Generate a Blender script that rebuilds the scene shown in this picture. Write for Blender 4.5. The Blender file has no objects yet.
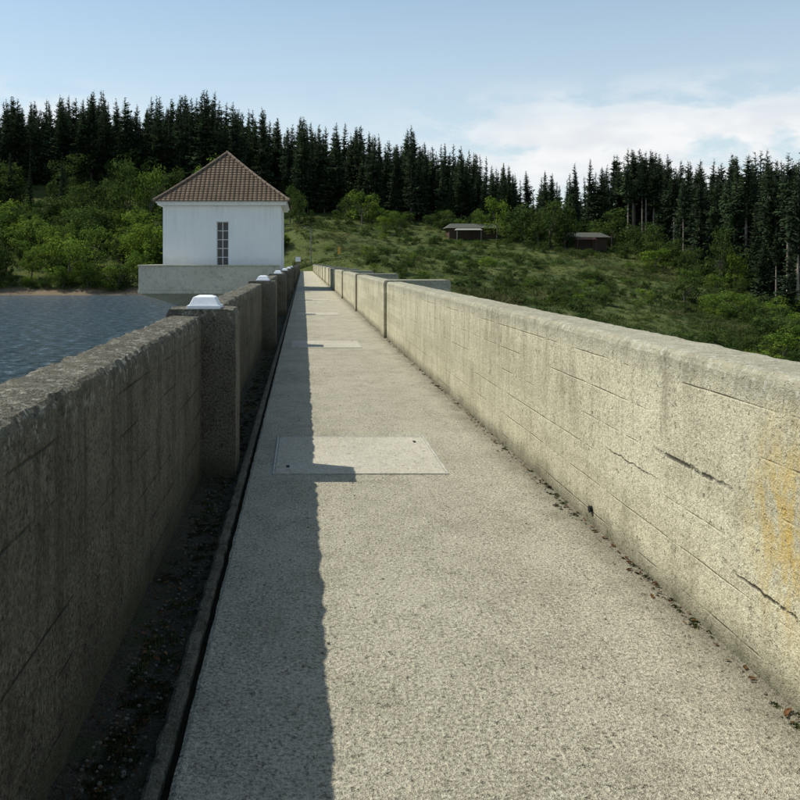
import bpy, math, random
import numpy as np
from mathutils import Vector, noise, Matrix, Euler
random.seed(7); rng=np.random.default_rng(7)
sc=bpy.context.scene
F=870.0; VX=303.0; VY=262.0; EYE=1.6
def PX(px,Y): return (px-VX)/F*Y
def PZ(py,Y): return EYE+(VY-py)/F*Y

# ---------------------------------------------------------------- helpers
def link(o,parent=None):
    sc.collection.objects.link(o)
    if parent: o.parent=parent
    return o
def mesh_obj(name,verts,faces,mat=None,parent=None,smooth=False,do_link=True,mats=None,fm=None):
    me=bpy.data.meshes.new(name); me.from_pydata([tuple(v) for v in verts],[],[tuple(f) for f in faces]); 
    if mat: me.materials.append(mat)
    if mats:
        for m in mats: me.materials.append(m)
    if fm is not None: me.polygons.foreach_set('material_index',fm)
    if smooth: me.polygons.foreach_set('use_smooth',[True]*len(me.polygons))
    me.update()
    o=bpy.data.objects.new(name,me)
    if do_link: link(o,parent)
    return o
def empty(name):
    o=bpy.data.objects.new(name,None); link(o); return o
class MB:
    def __init__(s): s.v=[];s.f=[];s.m=[]
    def box(s,x0,x1,y0,y1,z0,z1,m=0):
        b=len(s.v)
        s.v+=[(x0,y0,z0),(x1,y0,z0),(x1,y1,z0),(x0,y1,z0),(x0,y0,z1),(x1,y0,z1),(x1,y1,z1),(x0,y1,z1)]
        for q in [(0,3,2,1),(4,5,6,7),(0,1,5,4),(1,2,6,5),(2,3,7,6),(3,0,4,7)]:
            s.f.append(tuple(b+i for i in q)); s.m.append(m)
    def frust(s,c0,h0,z0,c1,h1,z1,m=0):
        b=len(s.v)
        for (c,h,z) in ((c0,h0,z0),(c1,h1,z1)):
            s.v+=[(c[0]-h[0],c[1]-h[1],z),(c[0]+h[0],c[1]-h[1],z),(c[0]+h[0],c[1]+h[1],z),(c[0]-h[0],c[1]+h[1],z)]
        for q in [(0,3,2,1),(4,5,6,7),(0,1,5,4),(1,2,6,5),(2,3,7,6),(3,0,4,7)]:
            s.f.append(tuple(b+i for i in q)); s.m.append(m)
    def cone(s,p0,p1,r0,r1,n=6,m=0):
        p0=Vector(p0);p1=Vector(p1); d=(p1-p0).normalized()
        a=d.orthogonal().normalized(); c=d.cross(a); b=len(s.v)
        for p,r in ((p0,r0),(p1,r1)):
            for i in range(n):
                t=2*math.pi*i/n; s.v.append(tuple(p+a*(r*math.cos(t))+c*(r*math.sin(t))))
        for i in range(n):
            j=(i+1)%n; s.f.append((b+i,b+j,b+n+j,b+n+i)); s.m.append(m)
        s.f.append(tuple(b+i for i in range(n))[::-1]); s.m.append(m)
        s.f.append(tuple(b+n+i for i in range(n))); s.m.append(m)
    def obj(s,name,mats,parent=None,bevel=0,link_=True):
        o=mesh_obj(name,s.v,s.f,mats=mats,fm=s.m,parent=parent,do_link=link_)
        if bevel:
            md=o.modifiers.new('b','BEVEL'); md.width=bevel; md.segments=2
        return o

# ---------------------------------------------------------------- node helper
class NT:
    def __init__(s,mat): s.nt=mat.node_tree; s.n=s.nt.nodes; s.l=s.nt.links
    def add(s,t,ins=None,**pr):
        n=s.n.new(t)
        for k,v in pr.items(): setattr(n,k,v)
        if ins:
            for k,v in ins.items(): s.set(n,k,v)
        return n
    def set(s,n,k,v):
        sock=n.inputs[k]
        if isinstance(v,bpy.types.NodeSocket): s.l.new(v,sock)
        elif isinstance(v,bpy.types.Node): s.l.new(v.outputs[0],sock)
        else: sock.default_value=v
    def math(s,op,a,b=None,c=None,clamp=False):
        n=s.add('ShaderNodeMath',operation=op,use_clamp=clamp); s.set(n,0,a)
        if b is not None: s.set(n,1,b)
        if c is not None: s.set(n,2,c)
        return n.outputs[0]
    def mix(s,f,a,b,bt='MIX'):
        n=s.add('ShaderNodeMix',data_type='RGBA',blend_type=bt)
        s.set(n,0,f); s.set(n,6,a); s.set(n,7,b); return n.outputs[2]
    def noise(s,vec,scale,detail=3,rough=.55,dist=0):
        n=s.add('ShaderNodeTexNoise',ins={'Scale':scale,'Detail':float(detail),'Roughness':rough,'Distortion':dist})
        if vec is not None: s.set(n,'Vector',vec)
        return n.outputs[0]
    def ramp(s,f,a,b,lo=0.,hi=1.):
        n=s.add('ShaderNodeMapRange',ins={0:f,1:a,2:b,3:lo,4:hi}); n.clamp=True; return n.outputs[0]
    def scalev(s,vec,sx,sy,sz):
        n=s.add('ShaderNodeVectorMath',operation='MULTIPLY'); s.set(n,0,vec); n.inputs[1].default_value=(sx,sy,sz); return n.outputs[0]
def C(r,g,b): return (r,g,b,1)
def newmat(name):
    m=bpy.data.materials.new(name); m.use_nodes=True
    t=NT(m); b=m.node_tree.nodes['Principled BSDF']; return m,t,b
def simple(name,col,rough=.8,var=.15,scale=3,metal=0,bump=0.1,spec=.3):
    m,t,b=newmat(name); pos=t.add('ShaderNodeNewGeometry').outputs['Position']
    n=t.noise(pos,scale,3,.6)
    f=t.ramp(n,.3,.7,1-var,1+var)
    mul=t.add('ShaderNodeVectorMath',operation='SCALE'); mul.inputs[0].default_value=col; t.set(mul,'Scale',f)
    t.set(b,'Base Color',mul.outputs[0]); b.inputs['Roughness'].default_value=rough; b.inputs['Metallic'].default_value=metal; b.inputs['Specular IOR Level'].default_value=spec
    if bump:
        bm=t.add('ShaderNodeBump',ins={'Strength':bump,'Distance':.02,'Height':n}); t.set(b,'Normal',bm.outputs[0])
    return m

def concrete(name,base,light,dark,spk=90,spk_amt=.5,boards=False,stain=.5,moss=0,special=None,bump=.6,topz=None,tracks=False,grain_c=.5,bd=.012):
    m,t,b=newmat(name); pos=t.add('ShaderNodeNewGeometry').outputs['Position']
    sep=t.add('ShaderNodeSeparateXYZ',ins={0:pos}); x,y,z=sep.outputs
    big=t.noise(pos,.7,3,.6); mid=t.noise(pos,5,5,.74); fine=t.noise(pos,60,3,.8)
    col=t.mix(t.ramp(big,.35,.65),base,light)
    col=t.mix(t.ramp(mid,.5,.72,0,stain),col,dark)
    col=t.mix(t.ramp(fine,.5,.72,0,grain_c),col,tuple(min(c*1.45,.8) for c in light[:3])+(1,))
    col=t.mix(t.ramp(fine,.5,.30,0,grain_c),col,tuple(c*.5 for c in dark[:3])+(1,))
    wv=t.add('ShaderNodeVectorMath',operation='ADD'); t.set(wv,0,pos)
    sv=t.add('ShaderNodeCombineXYZ',ins={0:t.math('MULTIPLY',fine,1.6/spk),1:t.math('MULTIPLY',fine,-1.3/spk),2:t.math('MULTIPLY',fine,1.1/spk)}); t.set(wv,1,sv.outputs[0])
    vc=t.add('ShaderNodeTexVoronoi',ins={'Scale':spk}); t.set(vc,'Vector',wv.outputs[0])
    sc_=t.add('ShaderNodeSeparateColor',ins={0:vc.outputs['Color']})
    cellr=sc_.outputs[0]; dist=vc.outputs['Distance']
    rad=t.math('MULTIPLY',sc_.outputs[1],.35)
    grain=t.ramp(t.math('SUBTRACT',dist,rad),.10,.26,1,0)
    dk=t.math('MULTIPLY',t.ramp(cellr,.62,.85),grain); lt=t.math('MULTIPLY',t.ramp(cellr,.30,.10),grain)
    col=t.mix(t.math('MULTIPLY',dk,spk_amt),col,tuple(c*.4 for c in base[:3])+(1,))
    col=t.mix(t.math('MULTIPLY',lt,spk_amt*.8),col,tuple(min(c*1.5,.75) for c in light[:3])+(1,))
    pit=t.ramp(t.noise(pos,24,3,.75),.62,.68)
    col=t.mix(t.math('MULTIPLY',pit,.5*stain+.2),col,tuple(c*.5 for c in dark[:3])+(1,))
    h=t.math('SUBTRACT',t.math('MULTIPLY',fine,1.3),t.math('MULTIPLY',pit,.9))
    if tracks:
        col=t.mix(t.ramp(t.math('ADD',x,t.math('MULTIPLY',mid,.25)),1.62,1.86,0,.65),col,C(.15,.135,.09))
        fj=t.math('ABSOLUTE',t.math('SUBTRACT',t.math('FRACT',t.math('MULTIPLY',t.math('ADD',y,t.math('MULTIPLY',mid,.03)),.2)),.5))
        jn=t.math('MULTIPLY',t.ramp(fj,.0,.0022,1,0),t.ramp(mid,.4,.55))
        col=t.mix(t.math('MULTIPLY',jn,.5),col,dark)
        bl=t.noise(t.scalev(pos,1,.55,1),3.2,5,.82)
        col=t.mix(t.ramp(bl,.50,.66,0,.42),col,dark); col=t.mix(t.ramp(bl,.48,.34,0,.45),col,light)
    if boards:
        wz=t.math('ADD',z,t.math('MULTIPLY',big,.03))
        fz=t.math('MULTIPLY',wz,5.2)
        ln=t.ramp(t.math('ABSOLUTE',t.math('SUBTRACT',t.math('FRACT',fz),.5)),.0,.03,1,0)
        brk=t.ramp(t.noise(t.scalev(pos,1,.8,3),1.6,3,.7),.46,.6)
        ln=t.math('MULTIPLY',ln,brk)
        col=t.mix(t.math('MULTIPLY',ln,.5),col,dark)
        h=t.math('SUBTRACT',h,t.math('MULTIPLY',ln,1.2))
        bt=t.noise(t.scalev(t.add('ShaderNodeCombineXYZ',ins={0:0.,1:t.math('MULTIPLY',y,.25),2:t.math('FLOOR',fz)}).outputs[0],1,1,7.3),1,1)
        col=t.mix(t.ramp(bt,.4,.65,0,.35),col,dark)
        cr=t.noise(t.scalev(pos,1,2.2,30),1.1,4,.78); ck=t.ramp(cr,.68,.71)
        col=t.mix(t.math('MULTIPLY',ck,.5),col,tuple(c*.45 for c in dark[:3])+(1,))
        st=t.noise(t.scalev(pos,1,8,.5),1,4,.72)
        dr=t.math('MULTIPLY',t.ramp(st,.50,.64),t.ramp(z,.35,1.1,.35,1.))
        col=t.mix(t.math('MULTIPLY',dr,.8*stain+.12),col,dark)
        st2=t.noise(t.scalev(pos,1,2.0,1.2),1.5,5,.8)
        col=t.mix(t.ramp(st2,.53,.68,0,.65*stain+.1),col,tuple(c*.75 for c in dark[:3])+(1,))
        col=t.mix(t.ramp(st2,.45,.33,0,.4),col,tuple(min(c*1.12,.8) for c in light[:3])+(1,))
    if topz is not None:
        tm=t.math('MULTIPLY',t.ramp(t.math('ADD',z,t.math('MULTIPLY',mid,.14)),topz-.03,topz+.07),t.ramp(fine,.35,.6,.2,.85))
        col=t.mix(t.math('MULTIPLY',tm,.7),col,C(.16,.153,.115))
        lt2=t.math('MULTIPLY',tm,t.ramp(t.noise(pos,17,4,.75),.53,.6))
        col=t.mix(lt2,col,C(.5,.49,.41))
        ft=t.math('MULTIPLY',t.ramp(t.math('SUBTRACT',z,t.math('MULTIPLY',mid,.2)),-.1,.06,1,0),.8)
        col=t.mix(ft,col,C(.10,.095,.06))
    if special=='right':
        def blob(cy,cz,ry,rz,soft=.5):
            a=t.math('DIVIDE',t.math('SUBTRACT',y,cy),ry); c=t.math('DIVIDE',t.math('SUBTRACT',z,cz),rz)
            d=t.math('SQRT',t.math('ADD',t.math('MULTIPLY',a,a),t.math('MULTIPLY',c,c)))
            return t.ramp(d,1-soft,1,1,0)
        cw=t.math('ADD',z,t.math('MULTIPLY',t.math('SUBTRACT',t.noise(t.scalev(pos,0,1,0),9,4,.7),.5),.05))
        def crack(cy,cz,ry,w):
            a=t.ramp(t.math('ABSOLUTE',t.math('SUBTRACT',cw,cz)),w*.3,w,1,0)
            return t.math('MULTIPLY',t.math('MULTIPLY',a,t.ramp(mid,.36,.46)),t.ramp(t.math('ABSOLUTE',t.math('SUBTRACT',y,cy)),ry*.5,ry,1,0))
        yl=t.math('MULTIPLY',blob(3.15,.62,.40,.5,.9),t.ramp(t.noise(t.scalev(pos,1,1.6,.8),8,5,.75),.40,.58))
        col=t.mix(t.math('MULTIPLY',yl,.85),col,C(.52,.36,.09))
        for (cy,cz,ry,w) in ((3.95,.665,.42,.014),(3.2,.33,.4,.009),(4.7,.52,.4,.005),(2.9,.95,.2,.007)):
            k=crack(cy,cz,ry,w); col=t.mix(t.math('MULTIPLY',k,.85),col,C(.06,.055,.045)); h=t.math('SUBTRACT',h,t.math('MULTIPLY',k,1.5))
        wy=t.math('ADD',y,t.math('MULTIPLY',t.noise(t.scalev(pos,0,0,1),7,4,.7),.12))
        for cy in (7.5,11.2,15.0):
            k=t.math('MULTIPLY',t.ramp(t.math('ABSOLUTE',t.math('SUBTRACT',wy,cy)),.002,.012,1,0),t.ramp(z,.25,.4))
            col=t.mix(t.math('MULTIPLY',k,.5),col,C(.08,.07,.055))
    if moss:
        mm=t.math('MULTIPLY',t.ramp(t.noise(pos,6,4,.7),.5,.62),moss)
        col=t.mix(mm,col,C(.055,.065,.03))
    t.set(b,'Base Color',col); b.inputs['Roughness'].default_value=.95
    b.inputs['Specular IOR Level'].default_value=.15
    h2=t.math('ADD',h,t.math('MULTIPLY',mid,.4))
    bm=t.add('ShaderNodeBump',ins={'Strength':bump,'Distance':bd,'Height':h2}); t.set(b,'Normal',bm.outputs[0])
    return m

m_walk=concrete('walkway_concrete',C(.42,.39,.295),C(.53,.495,.385),C(.25,.23,.165),spk=62,spk_amt=.65,stain=.55,bump=1.0,tracks=True,grain_c=.9,bd=.02)
m_hatch=concrete('hatch_concrete',C(.42,.395,.315),C(.50,.475,.39),C(.28,.26,.20),spk=120,spk_amt=.35,stain=.6,bump=.7)
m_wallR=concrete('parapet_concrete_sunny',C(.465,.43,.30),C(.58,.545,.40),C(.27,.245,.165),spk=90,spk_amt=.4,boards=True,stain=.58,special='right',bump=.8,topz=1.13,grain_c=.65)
m_wallL=concrete('parapet_concrete_shaded',C(.155,.143,.105),C(.25,.232,.175),C(.06,.055,.038),spk=62,spk_amt=.75,boards=True,stain=.8,bump=1.0,topz=1.13,grain_c=.9,bd=.035)  # coarse stained concrete; the wall's shade is painted in as a darker base
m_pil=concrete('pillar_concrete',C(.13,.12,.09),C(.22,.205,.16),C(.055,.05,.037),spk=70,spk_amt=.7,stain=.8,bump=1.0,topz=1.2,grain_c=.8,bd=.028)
m_gut=concrete('gutter_dirt',C(.055,.048,.033),C(.10,.09,.063),C(.027,.024,.017),spk=60,spk_amt=.8,stain=.9,moss=.8,bump=1.0,bd=.03)
m_kerb=concrete('kerb_concrete',C(.12,.11,.08),C(.20,.185,.14),C(.05,.045,.033),spk=80,spk_amt=.6,stain=.8,moss=.5,bump=1.,bd=.02)
m_dam=concrete('dam_concrete',C(.36,.35,.29),C(.44,.43,.37),C(.22,.21,.17),spk=30,stain=.7,bump=.5)
m_plat=concrete('platform_concrete',C(.48,.455,.355),C(.58,.55,.44),C(.28,.26,.20),spk=12,stain=.9,bump=.5,spk_amt=.2)  # lighter than the dam concrete: light painted in to lift the shaded front
m_cap=simple('cap_white_paint',(.78,.80,.82),.5,.06,20)
m_metal=simple('galvanised_edge',(.40,.385,.33),.8,.3,30)
m_black=simple('dark_rubber',(.02,.02,.02),.8,.1,10,spec=.1)
m_slot=simple('slot_dirt',(.022,.018,.012),1,.4,20,spec=0)
m_darkwood=simple('dark_wood',(.06,.04,.025),.8,.3,5)
m_hutroof=simple('hut_roof_felt',(.075,.08,.065),.9,.3,2)
m_yellow=simple('yellow_paint',(.62,.34,.05),.5,.05,5)
m_signwhite=simple('board_white',(.75,.76,.75),.5,.05,5)
m_canopy=simple('canopy_cloth',(.30,.30,.25),.8,.05,5)
m_red=simple('brown_canopy',(.16,.07,.04),.8,.1,5)
m_steel=simple('steel_post',(.2,.2,.2),.5,.1,8,metal=.3)
m_glass,t,b=newmat('window_glass'); b.inputs['Base Color'].default_value=C(.015,.018,.02); b.inputs['Roughness'].default_value=.12
# white painted render with faint run-off marks
m_white,t,b=newmat('white_render_paint'); pos=t.add('ShaderNodeNewGeometry').outputs['Position']; zz=t.add('ShaderNodeSeparateXYZ',ins={0:pos}).outputs[2]
w_=t.mix(t.ramp(t.noise(pos,1.1,4,.65),.35,.7,0,.6),C(.90,.89,.86),C(.82,.81,.78))
w_=t.mix(t.math('MULTIPLY',t.ramp(t.noise(t.scalev(pos,6,6,.35),1,4,.7),.52,.68),t.ramp(zz,2.2,4.7,.12,.5)),w_,C(.62,.61,.57))
w_=t.mix(t.ramp(t.math('SUBTRACT',zz,t.math('MULTIPLY',t.noise(pos,2,4,.7),1.2)),.6,1.3,.6,0),w_,C(.60,.60,.53))
t.set(b,'Base Color',w_); b.inputs['Roughness'].default_value=.9; b.inputs['Specular IOR Level'].default_value=.2
def tile(name,axis):
    m,t,b=newmat(name); pos=t.add('ShaderNodeNewGeometry').outputs['Position']
    sep=t.add('ShaderNodeSeparateXYZ',ins={0:pos}); u=sep.outputs[axis]
    s=t.math('ABSOLUTE',t.math('SINE',t.math('MULTIPLY',u,math.pi/0.26)))
    n=t.noise(pos,1.3,4,.6); n2=t.noise(pos,9,3,.7)
    col=t.mix(t.ramp(n,.35,.65),C(.12,.085,.058),C(.175,.128,.088)); col=t.mix(t.ramp(n2,.45,.7,0,.6),col,C(.065,.052,.04))
    col=t.mix(t.ramp(s,.0,.45,.8,0),col,C(.03,.022,.017))
    t.set(b,'Base Color',col); b.inputs['Roughness'].default_value=.9; b.inputs['Specular IOR Level'].default_value=.2
    bm=t.add('ShaderNodeBump',ins={'Strength':1.,'Distance':.06,'Height':s}); t.set(b,'Normal',bm.outputs[0]); return m
m_tx=tile('roof_tiles_x',0); m_ty=tile('roof_tiles_y',1)
m_ridge=simple('ridge_tiles',(.165,.125,.09),.8,.25,6)

# foliage
def foliage(name,c1,c2,c3,trans=.35,nscale=.5,big=None):
    m=bpy.data.materials.new(name); m.use_nodes=True; t=NT(m); t.n.clear()
    g=t.add('ShaderNodeNewGeometry'); oi=t.add('ShaderNodeObjectInfo')
    col=t.mix(t.ramp(t.noise(g.outputs['Position'],nscale,1,.7),.35,.68),c1,c2)
    if big: col=t.mix(t.ramp(t.noise(g.outputs['Position'],.045,3,.7),.50,.62),col,big)
    col=t.mix(t.math('MULTIPLY',oi.outputs['Random'],.8),col,c3)
    j=t.add('ShaderNodeTexWhiteNoise'); 
    sn=t.add('ShaderNodeVectorMath',operation='SNAP',ins={0:g.outputs['Position']}); sn.inputs[1].default_value=(.5,.5,.5)
    t.set(j,'Vector',sn.outputs[0])
    hs=t.add('ShaderNodeHueSaturation',ins={'Color':col,'Value':t.ramp(j.outputs[0],0,1,.6,1.4)})
    d=t.add('ShaderNodeBsdfDiffuse',ins={0:hs.outputs[0]}); tr=t.add('ShaderNodeBsdfTranslucent',ins={0:hs.outputs[0]})
    mx=t.add('ShaderNodeMixShader',ins={0:trans,1:d.outputs[0],2:tr.outputs[0]})
    o=t.add('ShaderNodeOutputMaterial'); t.l.new(mx.outputs[0],o.inputs[0]); return m
m_spr=foliage('spruce_needles',C(.026,.045,.024),C(.058,.088,.038),C(.036,.052,.030),.2,.25)  # greens lightened to paint distance haze into the needles
m_leaf=foliage('leaves_bright',C(.09,.16,.022),C(.21,.28,.045),C(.075,.125,.032),.45,.5)
m_leafd=foliage('leaves_dark',C(.042,.075,.017),C(.09,.13,.033),C(.055,.085,.028),.35,.5)
m_herb=foliage('herbs',C(.055,.085,.022),C(.12,.145,.045),C(.05,.08,.025),.45,.12,big=C(.16,.155,.07))
m_bark=simple('bark',(.12,.10,.08),.9,.35,4,bump=0)
m_barkp=simple('bark_pale',(.24,.205,.165),.9,.35,4,bump=0)
m_dead=foliage('dead_leaves',C(.12,.055,.025),C(.20,.11,.05),C(.07,.04,.02),.2,20)

# ---------------------------------------------------------------- terrain
WZ=-5.0
ctl=[]
def cp(px,py,Y): ctl.append((PX(px,Y),Y,PZ(py,Y)))
for a in [(-150,188,250),(0,190,245),(100,190,242),(200,195,235),(290,214,222),(380,217,218),(470,227,213),(560,232,208),(640,243,198),(700,266,172),(760,290,150),(800,308,140),(950,335,120),
          (-150,176,320),(0,180,310),(150,178,305),(290,195,285),(450,210,275),(560,219,270),(640,224,260),(750,240,225),(850,255,210),(1100,280,200),
          (-200,295,174),(-80,295,174),(0,295,174),(80,295,174),(160,295,174),(220,294,172),
          (-150,262,195),(0,262,195),(100,262,195),(200,258,195),(0,235,215),(100,235,215),(200,230,215),
          (0,350,130),(120,350,130),
          (300,240,180),(300,225,200),(380,250,175),(450,245,185),(450,275,135),(450,292,118),(540,250,180),(530,300,120),(600,278,150),(600,322,110),(680,300,135),(720,345,105),(800,365,95),(390,276,135),(350,268,145),(400,240,190)]:
    cp(*a)
ctl+=[(0,150,-.1),(0,156,.3),(-6,156,-3),(0,130,-5),(0,100,-14),(0,50,-24),(0,0,-28),(0,-150,-28),(-20,140,-10),(-40,80,-20),(-40,0,-25),(-300,100,-20),(-700,100,-20),(-300,175,-5),(-700,180,-5),(-300,260,20),(-300,-300,-25),(-700,-300,-25),(-700,400,35),
      (40,40,-26),(40,0,-28),(40,-200,-28),(120,0,-26),(120,60,-14),(300,60,10),(300,-200,10),(700,0,30),(700,-300,30),(700,400,35),(200,170,6),(0,500,34),(0,900,40),(-700,1400,45),(700,1400,45),(0,1400,45),(300,500,34),(-300,500,38)]
P=np.array(ctl,float)
def tps(r2): return 0.5*r2*np.log(r2+1e-6)
n=len(P); A=np.zeros((n+3,n+3)); d2=((P[:,None,:2]-P[None,:,:2])**2).sum(-1)/1e4
A[:n,:n]=tps(d2)+np.eye(n)*2e-4; A[:n,n]=1; A[:n,n+1:]=P[:,:2]/100; A[n,:n]=1; A[n+1:,:n]=P[:,:2].T/100
W=np.linalg.solve(A,np.concatenate([P[:,2],[0,0,0]]))
def tz(X,Y):
    X=np.atleast_1d(np.asarray(X,float)); Y=np.atleast_1d(np.asarray(Y,float))
    d=((X[:,None]-P[None,:,0])**2+(Y[:,None]-P[None,:,1])**2)/1e4
    z=tps(d)@W[:n]+W[n]+X/100*W[n+1]+Y/100*W[n+2]
    z=np.clip(z,-32,60)
    nz=np.array([noise.noise((x*.05,y*.05,0))*1.3+noise.noise((x*.2,y*.2,3))*.45 for x,y in zip(X,Y)])
    z=z+nz
    m=(X>-7)&(X<8)&(Y<152); z=np.where(m,np.minimum(z,-1.5),z)
    return z
xs=np.concatenate([np.arange(-900,-160,30),np.arange(-160,160,2.2),np.arange(160,901,30)])
ys=np.concatenate([np.arange(-400,40,20),np.arange(40,330,2.2),np.arange(330,1600,50)])
GX,GY=np.meshgrid(xs,ys); Z=tz(GX.ravel(),GY.ravel())
nx=len(xs); ny=len(ys)
V=np.stack([GX.ravel(),GY.ravel(),Z],1)
i=np.arange((ny-1)*(nx-1)); r=i//(nx-1); c=i%(nx-1); b0=r*nx+c
FC=np.stack([b0,b0+1,b0+nx+1,b0+nx],1)
m_ter,t,b=newmat('meadow_ground'); pos=t.add('ShaderNodeNewGeometry').outputs['Position']
z=t.add('ShaderNodeSeparateXYZ',ins={0:pos}).outputs[2]
a=t.noise(pos,.06,4,.6); b2=t.noise(pos,.35,4,.7); c2=t.noise(pos,3,3,.7)
col=t.mix(t.ramp(a,.4,.6),C(.06,.09,.025),C(.115,.135,.04)); col=t.mix(t.ramp(b2,.54,.7),col,C(.17,.16,.07)); col=t.mix(t.ramp(b2,.48,.36),col,C(.04,.062,.02))
col=t.mix(t.ramp(c2,.4,.7,0,.6),col,C(.045,.065,.022))
zz=t.math('ADD',z,t.math('MULTIPLY',b2,1.2))
cshore=t.mix(t.ramp(zz,-3.5,-2.9,1,0),col,C(.22,.17,.11))
xx=t.add('ShaderNodeSeparateXYZ',ins={0:pos}).outputs[0]
col=t.mix(t.ramp(xx,-2,2),cshore,col)
t.set(b,'Base Color',col); b.inputs['Roughness'].default_value=1; b.inputs['Specular IOR Level'].default_value=.1
bm=t.add('ShaderNodeBump',ins={'Strength':1.,'Distance':.5,'Height':c2}); t.set(b,'Normal',bm.outputs[0])
mesh_obj('ground',V.tolist(),FC.tolist(),m_ter,smooth=True)

# ---------------------------------------------------------------- water
m_w,t,b=newmat('lake_water'); pos=t.add('ShaderNodeNewGeometry').outputs['Position']
w1=t.noise(t.scalev(pos,1,1.0,1),1.0,5,.72); w2=t.noise(t.scalev(pos,1,1.2,1),.15,2,.5)
hh=t.math('ADD',w1,t.math('MULTIPLY',w2,1.2))
cw=t.mix(t.ramp(w1,.42,.60),C(.02,.05,.075),C(.11,.18,.225)); cw=t.mix(t.ramp(w1,.60,.68),cw,C(.42,.50,.54))  # sky reflections and sparkle on the ripples painted into the water colour
t.set(b,'Base Color',cw); b.inputs['Roughness'].default_value=.12; b.inputs['IOR'].default_value=1.33
bm=t.add('ShaderNodeBump',ins={'Strength':1.,'Distance':1.3,'Height':hh}); t.set(b,'Normal',bm.outputs[0])
mesh_obj('lake_water',[(-1500,-600,WZ),(-1.5,-600,WZ),(-1.5,185,WZ),(-1500,185,WZ)],[(0,1,2,3)],m_w)

# ---------------------------------------------------------------- dam body, walkway
XL=-0.78; XR=1.76
v=[(-1.25,-0.2),(2.1,-0.2),(2.1,-4),(22,-34),(-3,-34),(-1.25,-5)]
k=len(v); vv=[(x,-60,z) for x,z in v]+[(x,151,z) for x,z in v]
ff=[tuple(range(k)),tuple(range(2*k-1,k-1,-1))]+[(i_,i_+k,(i_+1)%k+k,(i_+1)%k) for i_ in range(k)]
mesh_obj('dam_wall',vv,ff,m_dam)
def strip(name,prof,y0,y1,step,amp,mat,nf=8,parent=None,closed=False,caps=False,yext=None):
    ysr=list(np.arange(y0,y1,step))+[y1]; vs=[];fs=[]; kk=len(prof)
    for yi,y in enumerate(ysr):
        for pi,p in enumerate(prof):
            a=amp if len(p)<3 else p[2]
            q=Vector((p[0]*nf,y*nf,p[1]*nf)); q2=q*4.1
            dx=(noise.noise(q)+.5*noise.noise(q2))*a; dz=(noise.noise(q+Vector((31,7,5)))+.5*noise.noise(q2+Vector((3,7,5))))*a
            vs.append((p[0]+dx,y,p[1]+dz))
    for yi in range(len(ysr)-1):
        for pi in range(kk if closed else kk-1):
            pj=(pi+1)%kk; fs.append((yi*kk+pi,yi*kk+pj,(yi+1)*kk+pj,(yi+1)*kk+pi))
    if caps:
        fs.append(tuple(range(kk))[::-1]); L=(len(ysr)-1)*kk; fs.append(tuple(L+i_ for i_ in range(kk)))
    o=mesh_obj(name,vs,fs,mat,parent=parent,smooth=False)
    return o
strip('walkway',[(-.41,-.06,0),(-.402,-.008,.006),(-.385,0,.004)]+[(x,0,.0015) for x in np.linspace(-.3,1.79,9)],-6,151,.07,.002,m_walk)
strip('gutter',[(-.80,-.03,.012),(-.74,-.045,.016),(-.66,-.06,.014),(-.58,-.06,.012),(-.49,-.05,.006)],-6,151,.06,.01,m_gut,nf=6)
strip('gutter_kerb',[(-.49,-.09,0),(-.488,-.014,.010),(-.475,-.004,.008),(-.445,-.004,.008),(-.432,-.014,.008),(-.43,-.09,0)],-6,151,.04,.008,m_kerb)
strip('gutter_slot',[(-.435,-.04,0),(-.40,-.04,0)],-6,151,4,0,m_slot)

def wall(name,xi,xo,z1,y0,y1,mat,step,amp,parent,z0=-.25):
    s=1 if xo>xi else -1; c=.022
    pr=[(xi,z0,0)]+[(xi,zz,.003) for zz in np.linspace(0,z1-.1,7)]+[(xi,z1-.045,amp*.6),(xi+s*.008,z1-c,amp),(xi+s*c,z1-.006,amp)]
    pr+=[(xi+s*w,z1,amp*.7) for w in np.linspace(.06,abs(xo-xi)-.06,4)]
    pr+=[(xo-s*c,z1-.006,amp),(xo-s*.008,z1-c,amp),(xo,z1-.1,amp*.4),(xo,z0,0)]
    if s>0: pr=pr[::-1]
    return strip(name,pr,y0,y1,step,amp,mat,nf=9,parent=parent,closed=True,caps=True)
pl=empty('parapet_wall')
joints=[6.7+10*i_ for i_ in range(15)]
prev=-6
for j,y in enumerate(joints):
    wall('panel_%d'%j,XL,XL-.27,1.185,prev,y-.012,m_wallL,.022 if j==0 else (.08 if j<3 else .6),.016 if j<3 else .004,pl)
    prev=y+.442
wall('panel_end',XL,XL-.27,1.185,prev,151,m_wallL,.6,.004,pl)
def pillar(name,x0,x1,y0,y1,z0,z1,mat,parent,amp=.006,st=.05):
    pr=[(x0,z0,0)]+[(x0,zz,amp*.5) for zz in np.linspace(z0+.2,z1-.06,8)]+[(x0+.02,z1,amp)]+[(x,z1+.004,amp*.6) for x in np.linspace(x0+.08,x1-.08,3)]+[(x1-.02,z1,amp)]+[(x1,zz,amp*.5) for zz in np.linspace(z1-.06,z0+.2,8)]+[(x1,z0,0)]
    return strip(name,pr,y0,y1,st,amp,mat,nf=10,parent=parent,closed=True,caps=True)
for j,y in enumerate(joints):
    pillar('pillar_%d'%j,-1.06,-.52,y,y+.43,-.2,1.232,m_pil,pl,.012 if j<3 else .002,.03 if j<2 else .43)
pr_=empty('parapet_wall')
rj=[18.3+10*i_ for i_ in range(14)]
prev=-6
for j,y in enumerate(rj):
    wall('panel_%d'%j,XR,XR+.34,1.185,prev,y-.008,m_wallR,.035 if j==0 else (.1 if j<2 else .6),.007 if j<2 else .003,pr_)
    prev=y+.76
wall('panel_end',XR,XR+.34,1.185,prev,151,m_wallR,.6,.003,pr_)
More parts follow.
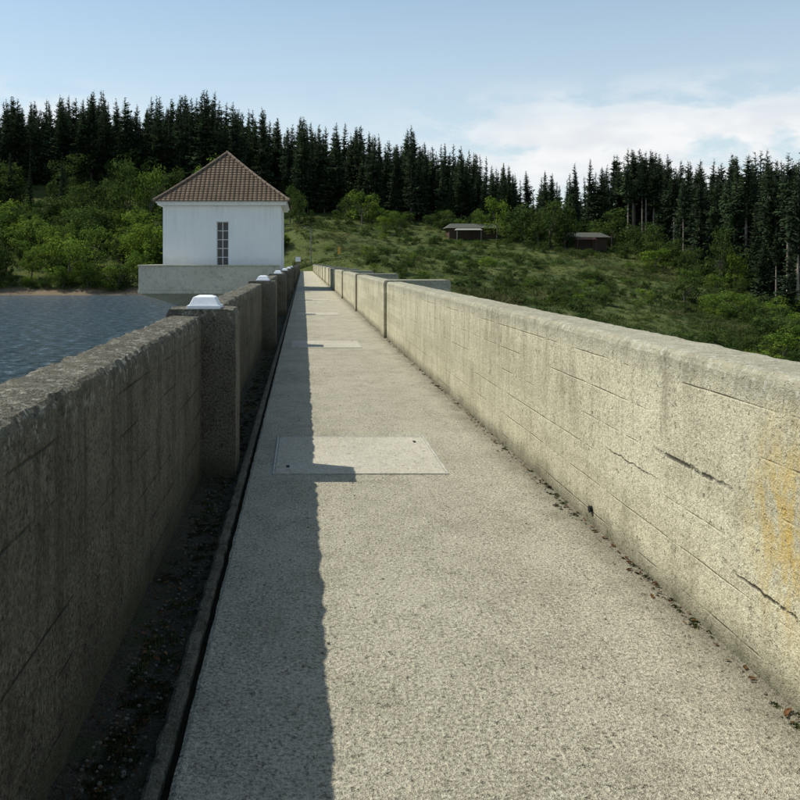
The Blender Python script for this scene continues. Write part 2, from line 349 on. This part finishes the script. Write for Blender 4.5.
for j,y in enumerate(rj):
    pillar('buttress_%d'%j,XR-.06,XR+1.35,y,y+.75,-.25,1.215,m_wallR,pr_,.004,.15 if j<2 else .75)
    mb=MB(); mb.frust((XR+.95,y+.375),(.2,.36),-4,(XR+.95,y+.375),(.38,.36),-.25); mb.obj('buttress_foot_%d'%j,[m_dam],pr_)
for j,y in enumerate(joints[:6]):
    e=MB(); cx=-.775; cy=y+.2
    e.box(cx-.13,cx+.13,cy-.13,cy+.13,1.228,1.262,0); e.frust((cx,cy),(.115,.115),1.262,(cx,cy),(.085,.085),1.325,0); e.frust((cx,cy),(.085,.085),1.325,(cx,cy),(.05,.05),1.338,0)
    e.obj('lamp_cap',[m_cap],bevel=.004)
for (y0,y1) in ((6.55,7.95),(16.2,17.7),(26.2,27.7),(36.2,37.7),(46.2,47.7),(56.2,57.7)):
    x0,x1=-.23,1.10; h=MB()
    h.box(x0+.02,x1-.02,y0+.02,y1-.02,-.03,.0062,0)
    for (a0,a1,b0_,b1) in ((x0,x1,y0,y0+.015),(x0,x1,y1-.015,y1),(x0,x0+.015,y0+.016,y1-.016),(x1-.015,x1,y0+.016,y1-.016)):
        h.box(a0,a1,b0_,b1,-.03,.008,1)
    h.box(x0+.10,x0+.125,y0+.2,y0+.27,.0,.0085,2); h.box(x1-.125,x1-.10,y1-.27,y1-.2,.0,.0085,2)
    h.obj('inspection_hatch',[m_hatch,m_metal,m_black])
e=MB(); e.cone((XR+.02,5.3,.10),(XR-.015,5.3,.095),.018,.018,12); e.cone((XR-.0145,5.3,.095),(XR-.018,5.3,.095),.022,.022,12); e.obj('drain_pipe',[m_black])

# ---------------------------------------------------------------- valve house
vh=empty('valve_house')
X0,X1,Y0,Y1=-8.05,-1.25,50.,57.; EZ=4.88; BZ=0.0
wx0,wx1,wz0,wz1=-4.97,-4.27,1.35,3.92
e=MB()
e.box(X0,wx0,Y0,Y0+.35,BZ,EZ); e.box(wx1,X1,Y0,Y0+.35,BZ,EZ); e.box(wx0,wx1,Y0,Y0+.35,BZ,wz0); e.box(wx0,wx1,Y0,Y0+.35,wz1,EZ)
e.box(X0,X0+.35,Y0+.35,Y1,BZ,EZ); e.box(X1-.35,X1,Y0+.35,Y1,BZ,EZ); e.box(X0+.35,X1-.35,Y1-.35,Y1,BZ,EZ)
e.obj('walls',[m_white],vh)
e=MB(); e.box(X0-.06,X1+.06,Y0-.06,Y1+.06,BZ-.01,.45); e.obj('plinth',[m_dam],vh)
e=MB(); e.box(X0-.28,X1+.28,Y0-.28,Y1+.28,EZ-.02,EZ+.10); e.box(X0-.36,X1+.36,Y0-.36,Y1+.36,EZ+.10,EZ+.2); e.obj('eaves_cornice',[m_white],vh)
e=MB(); e.box(wx0,wx1,Y0+.22,Y0+.24,wz0,wz1,1)
for x in (wx0,(wx0+wx1)/2-.02,wx1-.045): e.box(x,x+.04,Y0+.14,Y0+.215,wz0,wz1,0)
for k_ in range(6):
    zc=wz0+(wz1-wz0-.04)*k_/5; e.box(wx0+.042,(wx0+wx1)/2-.022,Y0+.15,Y0+.21,zc,zc+.036,0); e.box((wx0+wx1)/2+.022,wx1-.047,Y0+.15,Y0+.21,zc,zc+.036,0)
e.box(wx0-.08,wx1+.08,Y0-.08,Y0-.001,wz0-.08,wz0,0)
e.obj('window',[m_signwhite,m_glass],vh)
cx,cy=(X0+X1)/2,(Y0+Y1)/2; hx,hy=(X1-X0)/2+.48,(Y1-Y0)/2+.48; RZ0=EZ+.19; RZ1=8.3; NC=20
rv=[];rf=[];rm=[]
def prof(t_):
    return 1-t_ , RZ0+(RZ1-RZ0)*(t_*.90+.10*t_*t_ )
for k_ in range(NC):
    s0,z0_=prof(k_/NC); s1,z1_=prof((k_+1)/NC)
    a_=[(cx-hx*s0,cy-hy*s0),(cx+hx*s0,cy-hy*s0),(cx+hx*s0,cy+hy*s0),(cx-hx*s0,cy+hy*s0)]
    s1=max(s1,.004)
    b_1=[(cx-hx*s1,cy-hy*s1),(cx+hx*s1,cy-hy*s1),(cx+hx*s1,cy+hy*s1),(cx-hx*s1,cy+hy*s1)]
    B=len(rv)
    for p in a_: rv.append((p[0],p[1],z0_))
    for p in a_: rv.append((p[0],p[1],z0_+.045))
    for p in b_1: rv.append((p[0],p[1],z1_+.0))
    for q in range(4):
        w=(q+1)%4
        rf.append((B+q,B+w,B+4+w,B+4+q)); rm.append(q%2)
        rf.append((B+4+q,B+4+w,B+8+w,B+8+q)); rm.append(q%2)
mesh_obj('roof',rv,rf,mats=[m_tx,m_ty],fm=rm,parent=vh)
e=MB()
for sx,sy in ((-1,-1),(1,-1),(1,1),(-1,1)):
    for k_ in range(14):
        s0,z0_=prof(k_/14); s1,z1_=prof((k_+1)/14)
        e.cone((cx+sx*hx*s0,cy+sy*hy*s0,z0_+.04),(cx+sx*hx*s1,cy+sy*hy*s1,z1_+.05),.10,.075,8)
e.cone((cx,cy,RZ1-.1),(cx,cy,RZ1+.15),.14,.06,8)
e.obj('ridge_tiles',[m_ridge],vh)
e=MB()
PX0,PX1,PY0=-9.25,-1.30,48.9
e.box(PX0,PX1,PY0,PY0+.3,.0,1.36); e.box(PX0,PX0+.3,PY0+.3,58.2,.0,1.36); e.box(PX0,PX1,57.9+.301,58.5,.0,1.36)
e.box(PX0-.05,PX1,PY0-.05,PY0+.35,1.36,1.44); e.box(PX0-.05,PX0+.35,PY0+.351,58.2,1.36,1.44)
e.box(PX0-.04,PX1,PY0-.04,58.5,-.18,-.002)
e.frust(((-7.3-1.3)/2,54.2),((-1.3+7.3)/2,3.2),-.95,((PX0+PX1)/2,53.7),((PX1-PX0)/2,4.7),-.181)
e.box(-7.25,-1.3,51.05,57.3,-30,-.95)
e.obj('intake_tower_platform',[m_plat],vh,bevel=.015)

# ---------------------------------------------------------------- vegetation prototypes
def proto_coll(name): return bpy.data.collections.new(name)
def add_proto(col,o): col.objects.link(o)
def spruce(name,seed,crown0=.06,R=.14,bark=None,dens=1.0):
    r=random.Random(seed); mb=MB(); mb.cone((0,0,0),(0,0,.97),.012,.001,6,0)
    v=mb.v; f=mb.f; m=mb.m; nw=int(44*dens); lean=r.uniform(0,6)
    for w in range(nw):
        t_=w/nw; h=crown0+(1-crown0)*(t_**.92)*.985
        L=R*((1-t_)**.85)*r.uniform(.66,1.15)+.007
        if crown0>.3: L*=min(1,.45+t_*2.2)
        if r.random()<.10: L*=.5
        nb=r.randint(6,8)
        for b_ in range(nb):
            an=r.uniform(0,2*math.pi); l=L*r.uniform(.6,1.15)*(1+.25*math.sin(an+lean)); d=Vector((math.cos(an),math.sin(an),0)); s=Vector((-d.y,d.x,0))
            up=.12-.55*(1-t_); hh=h+r.uniform(-.012,.012)
            seg=3
            for k_ in range(seg):
                u0=k_/seg; u1=(k_+1)/seg
                def pt(u): return Vector((0,0,hh))+d*(l*u)+Vector((0,0,l*(up*u+.25*u*u)))
                a=pt(u0); c=pt(u1); wd=l*.38*(1.15-u0)*r.uniform(.6,1.2)
                for sg in (-1,1):
                    q=(a+c)/2+s*(sg*wd)+Vector((0,0,-wd*r.uniform(.2,.9)))+d*(l*.12)
                    B=len(v); v.extend([tuple(a),tuple(q),tuple(c)]); f.append((B,B+1,B+2)); m.append(1)
                q=(a+c)/2+Vector((0,0,-wd*r.uniform(.6,1.2))); B=len(v); v.extend([tuple(a),tuple(q),tuple(c)]); f.append((B,B+1,B+2)); m.append(1)
    if crown0>.3:
        for k_ in range(26):
            h=r.uniform(.08,crown0); an=r.uniform(0,6.28); l=r.uniform(.02,.06)
            mb.cone((0,0,h),(math.cos(an)*l,math.sin(an)*l,h-.008),.0012,.0004,3,0)
    return mb.obj(name,[bark or m_bark,m_spr],link_=False)
def leafy(name,seed,mat,nl=2300,ls=.055,lobes=22,trunk=True,flat=1.0):
    r=random.Random(seed); g=np.random.default_rng(seed); mb=MB()
    cs=[]
    for k_ in range(lobes):
        an=r.uniform(0,6.28); rr=math.sqrt(r.random())*.36; zc=r.uniform(.18,.85); rr*=(1.15-abs(zc-.45)*1.1)
        cs.append((Vector((math.cos(an)*rr,math.sin(an)*rr,zc)),r.uniform(.06,.19)))
    if trunk:
        mb.cone((0,0,0),(0,0,.45),.022,.013,7,0)
        for c_,_ in cs[::2]: mb.cone((0,0,r.uniform(.15,.4)),tuple(c_),.009,.002,4,0)
    v=mb.v;f=mb.f;m=mb.m
    for k_ in range(nl):
        c_,R=r.choice(cs); d=Vector(g.normal(size=3)).normalized()
        if d.z<-.3 and r.random()<.6: d.z*=-1
        p=c_+d*(R*r.uniform(.65,1.22)); p.z=max(p.z,.01)
        nn=(d+Vector(g.normal(size=3))*.55).normalized(); a=nn.orthogonal().normalized(); a.rotate(Matrix.Rotation(r.uniform(0,6.28),3,nn)); b_=nn.cross(a)
        s=ls*r.uniform(.4,1.0); B=len(v)
        v.extend([tuple(p-a*s*.5),tuple(p+b_*s*.33),tuple(p+a*s*.6),tuple(p-b_*s*.33)]); f.append((B,B+1,B+2,B+3)); m.append(1)
    return mb.obj(name,[m_bark,mat],link_=False)
def herb(name,seed,n=46):
    r=random.Random(seed); mb=MB(); v=mb.v;f=mb.f;m=mb.m
    for k_ in range(n):
        an=r.uniform(0,6.28); rr=math.sqrt(r.random())*.5; x,y=math.cos(an)*rr,math.sin(an)*rr; h=r.uniform(.3,1)*(1.1-rr); 
        a2=r.uniform(0,6.28); w=r.uniform(.015,.05); dx,dy=math.cos(a2)*w,math.sin(a2)*w
        ox,oy=r.uniform(-.3,.3),r.uniform(-.3,.3); B=len(v)
        z0=h*r.uniform(0,.4)
        v.extend([(x-dx,y-dy,z0),(x+dx,y+dy,z0),(x+dx*.8+ox,y+dy*.8+oy,h*.8),(x+ox*1.2,y+oy*1.2,h)]); f.append((B,B+1,B+2,B+3)); m.append(0)
    return mb.obj(name,[m_herb],link_=False)
c_spr=proto_coll('spruce_kinds')
for k_ in range(6): add_proto(c_spr,spruce('spruce_a%02d'%k_,k_+1,[.04,.08,.15,.05,.22,.1][k_],[.17,.15,.155,.19,.15,.14][k_]))
for k_ in range(3): add_proto(c_spr,spruce('spruce_b%02d'%k_,k_+30,[.42,.52,.47][k_],.125,m_barkp,.75))
c_leaf=proto_coll('leafy_kinds')
for k_ in range(4): add_proto(c_leaf,leafy('leafy_a%02d'%k_,k_+50,m_leaf))
for k_ in range(3): add_proto(c_leaf,leafy('leafy_b%02d'%k_,k_+60,m_leafd,nl=2500))
c_herb=proto_coll('herb_kinds')
for k_ in range(5): add_proto(c_herb,herb('herb_%02d'%k_,k_+80))
def scatter(name,pts,coll):
    me=bpy.data.meshes.new(name); me.from_pydata([p[:3] for p in pts],[],[])
    a=me.attributes.new('rot','FLOAT_VECTOR','POINT'); a.data.foreach_set('vector',[q for p in pts for q in ((p[8],p[9],p[3]) if len(p)>8 else (0,0,p[3]))])
    a=me.attributes.new('scl','FLOAT_VECTOR','POINT'); a.data.foreach_set('vector',[q for p in pts for q in p[4:7]])
    a=me.attributes.new('idx','INT','POINT'); a.data.foreach_set('value',[int(p[7]) for p in pts])
    o=bpy.data.objects.new(name,me); link(o)
    g=bpy.data.node_groups.new(name+'_gn','GeometryNodeTree')
    g.interface.new_socket('Geometry',in_out='INPUT',socket_type='NodeSocketGeometry'); g.interface.new_socket('Geometry',in_out='OUTPUT',socket_type='NodeSocketGeometry')
    N=g.nodes; gi=N.new('NodeGroupInput'); go=N.new('NodeGroupOutput'); ip=N.new('GeometryNodeInstanceOnPoints'); ci=N.new('GeometryNodeCollectionInfo')
    ci.inputs['Collection'].default_value=coll; ci.inputs['Separate Children'].default_value=True; ci.inputs['Reset Children'].default_value=True
    def na(nm,dt):
        q=N.new('GeometryNodeInputNamedAttribute'); q.data_type=dt; q.inputs['Name'].default_value=nm; return [s for s in q.outputs if s.enabled and s.name=='Attribute'][0]
    L=g.links; L.new(gi.outputs[0],ip.inputs['Points']); L.new(ci.outputs[0],ip.inputs['Instance']); ip.inputs['Pick Instance'].default_value=True
    L.new(na('idx','INT'),ip.inputs['Instance Index']); L.new(na('rot','FLOAT_VECTOR'),ip.inputs['Rotation']); L.new(na('scl','FLOAT_VECTOR'),ip.inputs['Scale'])
    L.new(ip.outputs[0],go.inputs[0])
    md=o.modifiers.new('gn','NODES'); md.node_group=g
    return o
# forest
tp=np.array([(-350,88),(0,104),(60,96),(100,96),(200,96),(240,104),(270,112),(300,120),(340,124),(400,134),(470,148),(520,168),(560,172),(600,162),(640,148),(690,162),(740,155),(800,150),(1150,140)],float)
fy=np.array([(-350,270),(0,247),(150,242),(250,228),(300,222),(450,216),(560,208),(640,200),(700,174),(760,152),(800,141),(1150,125)],float)
pts=[]
tries=0; cand=[]
while len(cand)<1500 and tries<14000:
    tries+=1
    px=random.uniform(-300,1080); Yf=np.interp(px,fy[:,0],fy[:,1]); d=random.random()**1.15*62; Y=Yf+d
    if 520<px<625 and random.random()<.55: continue
    if noise.noise((px*.03,Y*.05,1))<-.36: continue
    X=PX(px,Y)
    if any(abs(X-c_[0])<2.3 and abs(Y-c_[1])<2.3 for c_ in cand[-500:]): continue
    cand.append((X,Y,px,d))
zs=tz([c_[0] for c_ in cand],[c_[1] for c_ in cand])
for (X,Y,px,d),zg in zip(cand,zs):
    top=PZ(np.interp(px,tp[:,0],tp[:,1])+5,Y)
    H=max(11,min(31,top-zg)); H*=random.choice((1.10,1.0,.96,.9,.84,.76,.62)) 
    H*=1+.16*noise.noise((px*.045,5,0))
    sw=H*random.uniform(.8,1.3)
    idx=random.randint(0,5)
    if px>600 and random.random()<.35: idx=random.randint(6,8)
    pts.append((X,Y,zg-.2,random.uniform(0,6.28),sw,sw,H,idx,random.gauss(0,.015),random.gauss(0,.015)))
scatter('spruce_forest',pts,c_spr)
for (px,Y,top,idx,w) in ((575,203,160,2,.9),(590,206,156,4,.8),(628,197,146,6,.9),(646,196,149,7,.9),(660,195,156,8,.8),(604,204,168,1,.9),(545,207,168,5,.9),(716,165,168,1,.9),(737,160,156,0,1),(770,150,158,6,1),(788,143,150,7,1),(30,225,160,5,.8),(62,226,150,4,.7),(411,216,122,5,.9),(180,240,92,1,.8),(60,246,92,5,.8),(262,226,104,2,.8),(10,232,150,2,.9),(776,141,225,7,1.),(798,136,170,6,1.),(755,148,200,1,1),(730,156,215,3,1),(700,166,205,0,1.1),(764,138,232,3,1.1),(790,130,240,2,1.1)):
    X=PX(px,Y); zg=float(tz(X,Y)[0]); H=PZ(top,Y)-zg
    src=c_spr.objects['spruce_a%02d'%idx if idx<6 else 'spruce_b%02d'%(idx-6)]
    o=bpy.data.objects.new('spruce_tree',src.data); link(o); o.location=(X,Y,zg-.2); o.scale=(H*w,H*w,H); o.rotation_euler=(0,0,random.uniform(0,6))
# left bank bushes
pts=[];cand=[]
for _ in range(330):
    px=random.uniform(-220,300); Y=178+random.random()*66
    if px>255 and Y<195: continue
    cand.append((px,Y))
zs=tz([PX(a,b_) for a,b_ in cand],[b_ for a,b_ in cand])
for (px,Y),zg in zip(cand,zs):
    if zg<-4.6: continue
    H=random.choice((2.8,4,5,6.5,8,10.5))*random.uniform(.85,1.15); w=H*random.uniform(.8,1.4)
    pts.append((PX(px,Y),Y,zg-.3,random.uniform(0,6.28),w,w*random.uniform(.8,1.2),H,random.choice((0,1,2,3,4,5,6,2,3,4) if Y<215 else (0,4,5,6,4,5,6)),random.gauss(0,.06),random.gauss(0,.06)))
for _ in range(90):
    px=random.uniform(-220,290); Y=random.uniform(176,183); X=PX(px,Y); zg=float(tz(X,Y)[0])
    if zg<-4.7: continue
    H=random.uniform(1.6,4.5); pts.append((X,Y,zg-.2,random.uniform(0,6),H*1.4,H*1.4,H,random.randint(0,6)))
scatter('bank_shrubs',pts,c_leaf)
LN=['leafy_a%02d'%k_ for k_ in range(4)]+['leafy_b%02d'%k_ for k_ in range(3)]
def broad(px,Y,top,wpx,idx,name='broadleaf_tree'):
    X=PX(px,Y); zg=float(tz(X,Y)[0]); H=PZ(top,Y)-zg; w=wpx/F*Y*1.15
    o=bpy.data.objects.new(name,c_leaf.objects[LN[idx]].data); link(o); o.location=(X,Y,zg-.2); o.scale=(w,w,H); o.rotation_euler=(0,0,random.uniform(0,6))
for a_ in ((130,216,156,46,4),(150,214,165,36,1),(110,222,172,36,5),(213,226,150,40,0),(180,228,160,30,5),(85,212,205,50,2),(20,208,215,50,3),(140,200,208,50,1),(145,190,222,40,2),(95,188,225,44,1),(60,192,228,40,3),
           (290,205,178,26,5),(362,205,190,36,1),(345,212,196,30,4),(525,184,196,44,5),(550,183,198,42,4),(565,182,206,30,6),(538,180,206,34,4),(497,192,196,26,1),(482,197,205,22,0),
           (720,152,224,34,4),(735,150,240,26,0),(612,189,208,40,6),(640,182,216,36,5),(655,178,222,30,4),(695,160,240,30,5),(672,170,238,26,6)):
    broad(*a_)
pts=[]
for (px,Y,h,w,ix) in [(random.uniform(310,800),random.uniform(0,1),random.uniform(1.2,4.4),random.uniform(1,1.6),random.choice((0,1,4,5,6,4,5,6))) for _ in range(560)]:
    Yf=np.interp(px,fy[:,0],fy[:,1]); Y=Yf-3-(Y**1.25)*92
    X=PX(px,Y); zg=float(tz(X,Y)[0])
    if X<8 and Y<156: continue
    if px<640 and Y<Yf-25 : h*=.55
    if px<360: h*=.5
    if abs(px-474)<34 and Y<194 and Y>150: h=min(h,1.2)
    if noise.noise((X*.05,Y*.05,3))<-.12: continue
    pts.append((X,Y,zg-.2,random.uniform(0,6.28),h*w*1.1,h*w*1.1,h,ix))
scatter('slope_shrubs',pts,c_leaf)
pts=[];cand=[]
for _ in range(11000):
    px=random.uniform(295,900); Yf=np.interp(px,fy[:,0],fy[:,1]); Y=random.uniform(80,Yf+6); X=PX(px,Y)
    if X<8.5 and Y<153: continue
    nn_=noise.noise((X*.07,Y*.07,9))+.5*noise.noise((X*.2,Y*.2,4))
    if nn_<-.1 and random.random()<.65: continue
    cand.append((X,Y))
zs=tz([a for a,_ in cand],[b_ for _,b_ in cand])
for (X,Y),zg in zip(cand,zs):
    h=random.uniform(.25,.85)*(.6+.9*max(0,noise.noise((X*.1,Y*.1,2))+.4)); w=h*random.uniform(1.2,2.6)
    if random.random()<.06: h*=2
    pts.append((X,Y,zg-.05,random.uniform(0,6.28),w,w,h,random.randint(0,4)))
scatter('meadow_vegetation',pts,c_herb)

# ---------------------------------------------------------------- huts
def hut(px,Y,wm,hm,dm,canopy,col):
    X=PX(px,Y); zg=float(tz(X,Y)[0]); h=empty('wooden_hut')
    e=MB(); 
    e.box(X-wm/2,X-.8,Y,Y+.12,zg-1,zg+hm); e.box(X+.8,X+wm/2,Y,Y+.12,zg-1,zg+hm); e.box(X-.8,X+.8,Y,Y+.12,zg+2.0,zg+hm)
    e.box(X-wm/2,X-wm/2+.12,Y+.12,Y+dm,zg-1,zg+hm); e.box(X+wm/2-.12,X+wm/2,Y+.12,Y+dm,zg-1,zg+hm); e.box(X-wm/2+.12,X+wm/2-.12,Y+dm-.12,Y+dm,zg-1,zg+hm)
    e.box(X-.8,X+.8,Y+.3,Y+.4,zg-1,zg+2)
    e.obj('timber_walls',[m_darkwood],h)
    e=MB(); o=.7
    e.frust((X,Y+dm/2),(wm/2+o,dm/2+o),zg+hm,(X,Y+dm/2),(wm/2-.6,.15),zg+hm+1.1); e.obj('roof',[m_hutroof],h)
    if canopy:
        e=MB(); e.frust((X-wm*.15,Y-2),(wm*.26,1.2),zg+hm*.80,(X-wm*.15,Y-2),(wm*.24,.1),zg+hm*.93)
        for sx in (-1,1): e.cone((X-wm*.15+sx*wm*.24,Y-3.0,zg-1),(X-wm*.15+sx*wm*.24,Y-3.0,zg+hm*.8),.06,.06,6)
        e.obj('canopy',[col],h)
hut(474,194,11,2.6,5,True,m_canopy); hut(588,184,8,2.6,5,True,m_red)

def sign(name,px,py0,Y,w,h,mat,zb=None):
    X=PX(px,Y); zt=PZ(py0,Y); zg=float(tz(X,Y)[0]) if zb is None else zb
    e=MB(); e.cone((X,Y,min(zg,zt-1)),(X,Y,zt+.03),.05,.05,8,0); e.box(X-w/2,X+w/2,Y-.09,Y-.055,zt-h,zt,1); e.box(X-w/2-.03,X+w/2+.03,Y-.054,Y-.04,zt-h-.03,zt+.03,0)
    e.obj(name,[m_steel,mat])
sign('yellow_signboard',339,247,153,.45,1.3,m_yellow)
sign('information_board',298,257,153,.9,.8,m_signwhite,0)
X=PX(311,160); zg=float(tz(X,160)[0]); e=MB(); e.cone((X,160,zg-.3),(X,160,PZ(228,160)),.11,.07,8,0); e.cone((X,160,PZ(228,160)),(X-.9,159.6,PZ(227,160)),.04,.04,6,0); e.box(X-1.3,X-.8,159.45,159.75,PZ(227.6,160),PZ(226.6,160),0); e.obj('street_lamp',[m_steel])

# ---------------------------------------------------------------- debris
c_deb=proto_coll('debris_kinds')
import bmesh
for k_ in range(3):
    r=random.Random(k_+5)
    v=[(-.5,0,0),(-.2,.22,.05+.05*r.random()),(.2,.2,.1*r.random()),(.55,0,.12),(.2,-.2,.1),(-.2,-.22,.02),(0,0,-.03)]
    f=[(0,1,6),(1,2,6),(2,3,6),(3,4,6),(4,5,6),(5,0,6)]
    c_deb.objects.link(mesh_obj('deb_a%d'%k_,v,f,m_dead,do_link=False))
m_peb=simple('pebbles',(.12,.11,.085),.95,.5,60,spec=.1)
for k_ in range(2):
    me=bpy.data.meshes.new('pebble'); bm_=bmesh.new(); bmesh.ops.create_icosphere(bm_,subdivisions=2,radius=.5)
    for q in bm_.verts: q.co*=1+.35*noise.noise(q.co*2+Vector((k_*5,0,0))); q.co.z*=.6
    bm_.to_mesh(me); me.materials.append(m_peb); c_deb.objects.link(bpy.data.objects.new('deb_b%d'%k_,me))
m_moss=foliage('moss',C(.03,.04,.015),C(.07,.075,.03),C(.05,.05,.02),.1,30)
r=random.Random(3); v=[];f=[]
for k_ in range(60):
    a=r.uniform(0,6.28); rr=math.sqrt(r.random())*.5; x,y=math.cos(a)*rr,math.sin(a)*rr; w=.09; a2=r.uniform(0,6.28); B=len(v)
    v+= [(x-w*math.cos(a2),y-w*math.sin(a2),0),(x+w*math.cos(a2),y+w*math.sin(a2),0),(x+r.uniform(-.1,.1),y+r.uniform(-.1,.1),(.55-rr)*r.uniform(.5,1.2))]; f.append((B,B+1,B+2))
c_deb.objects.link(mesh_obj('deb_c0',v,f,m_moss,do_link=False))
pts=[]
for _ in range(1200):
    y=2.2+random.random()**1.5*22; cl=noise.noise((y*1.3,0,0)); 
    if cl<-.05 and random.random()<.7: continue
    x=XR-.005-abs(random.gauss(0,.04)); k_=random.random()
    if k_<.4: s=random.uniform(.012,.042); pts.append((x,y,.006,random.uniform(0,6),s,s,s,random.randint(0,2),random.uniform(-.3,.3),random.uniform(-.3,.3)))
    elif k_<.8: s=random.uniform(.004,.014); pts.append((x,y,.003,0,s,s,s,random.randint(3,4)))
    else: s=random.uniform(.015,.05); pts.append((x+.02,y,.0,0,s,s*1.6,s*.6,5))
for _ in range(130):
    y=random.uniform(2.3,14); x=random.uniform(-.3,1.7); s=random.uniform(.005,.014)
    pts.append((x,y,.003,random.uniform(0,6),s,s,s,random.choice((0,3,4,1))))
for _ in range(3600):
    y=1.8+random.random()**1.5*16; x=random.uniform(-.77,-.50); k_=random.random(); zb=-.05
    if k_<.25: s=random.uniform(.010,.03); pts.append((x,y,zb+.01,random.uniform(0,6),s,s,s,random.randint(0,2),random.uniform(-.4,.4),random.uniform(-.4,.4)))
    elif k_<.7: s=random.uniform(.004,.018); pts.append((x,y,zb,0,s,s,s,random.randint(3,4)))
    else: s=random.uniform(.02,.07); pts.append((x,y,zb-.005,0,s,s*1.5,s*.5,5))
scatter('leaf_litter',pts,c_deb)

# ---------------------------------------------------------------- light, sky, camera
sd=Vector((-.896,.36,1.18)).normalized()
elev=math.asin(sd.z); az=math.atan2(sd.x,sd.y)
L=bpy.data.lights.new('sun','SUN'); L.energy=5.0; L.angle=math.radians(.5); L.color=(1,.945,.83)
so=bpy.data.objects.new('sun',L); link(so); so.rotation_euler=(-sd).to_track_quat('-Z','Y').to_euler(); so.location=(-30,20,60)
wd=bpy.data.worlds.new('World'); sc.world=wd; wd.use_nodes=True; t=NT(wd); t.n.clear()
sky=t.add('ShaderNodeTexSky',sky_type='NISHITA',sun_disc=False,sun_elevation=elev,sun_rotation=az,altitude=500,air_density=1.0,dust_density=.8,ozone_density=1.0)
tc=t.add('ShaderNodeTexCoord').outputs['Generated']
sp=t.add('ShaderNodeSeparateXYZ',ins={0:tc})
zc=t.math('MAXIMUM',sp.outputs[2],.0)
zd=t.math('ADD',zc,.12)
pv=t.add('ShaderNodeCombineXYZ',ins={0:t.math('DIVIDE',sp.outputs[0],zd),1:t.math('DIVIDE',sp.outputs[1],zd),2:0.}).outputs[0]
tint=t.mix(1.,sky.outputs[0],C(1.04,1.20,1.16),'MULTIPLY')
n1=t.noise(t.scalev(pv,.28,1.5,1),1.5,5,.62,.35); n2=t.noise(pv,.6,1,.5)
veil=t.math('MULTIPLY',t.math('MULTIPLY',t.ramp(n1,.38,.72),t.ramp(n2,.35,.6,.5,1)),t.ramp(sp.outputs[2],.35,.6,1,.3))
cv=t.scalev(tc,1,1,2.6)
c1=t.noise(cv,10,5,.58,.2); band=t.math('MULTIPLY',t.ramp(sp.outputs[2],.06,.10),t.ramp(sp.outputs[2],.205,.14))
side=t.math('ADD',t.ramp(sp.outputs[0],.10,.26,.2,1.),t.ramp(sp.outputs[0],-.16,-.28),clamp=True)
cum=t.math('MULTIPLY',t.math('MULTIPLY',t.ramp(c1,.38,.50),band),side)
haze=t.ramp(sp.outputs[2],.0,.38,.88,.08)
mk=t.math('MAXIMUM',t.math('MULTIPLY',veil,.62),haze)
colr=t.mix(mk,tint,C(6.2,6.85,7.2))
ccol=t.mix(t.ramp(t.noise(cv,14,2,.6),.4,.65),C(8.0,8.0,8.0),C(6.8,7.0,7.3))
colr=t.mix(t.math('MULTIPLY',cum,.9),colr,ccol)
bg=t.add('ShaderNodeBackground',ins={0:colr,1:.12}); o=t.add('ShaderNodeOutputWorld'); t.l.new(bg.outputs[0],o.inputs[0])
cam=bpy.data.cameras.new('camera'); co=bpy.data.objects.new('camera',cam); link(co)
co.location=(0,0,EYE); co.rotation_euler=(math.radians(90),0,0); cam.sensor_width=36; cam.lens=F/800*36; cam.shift_x=(400-VX)/800; cam.shift_y=-(400-VY)/800
cam.clip_start=.05; cam.clip_end=5000; sc.camera=co
sc.view_settings.view_transform='Standard'; sc.view_settings.look='None'; sc.view_settings.exposure=0
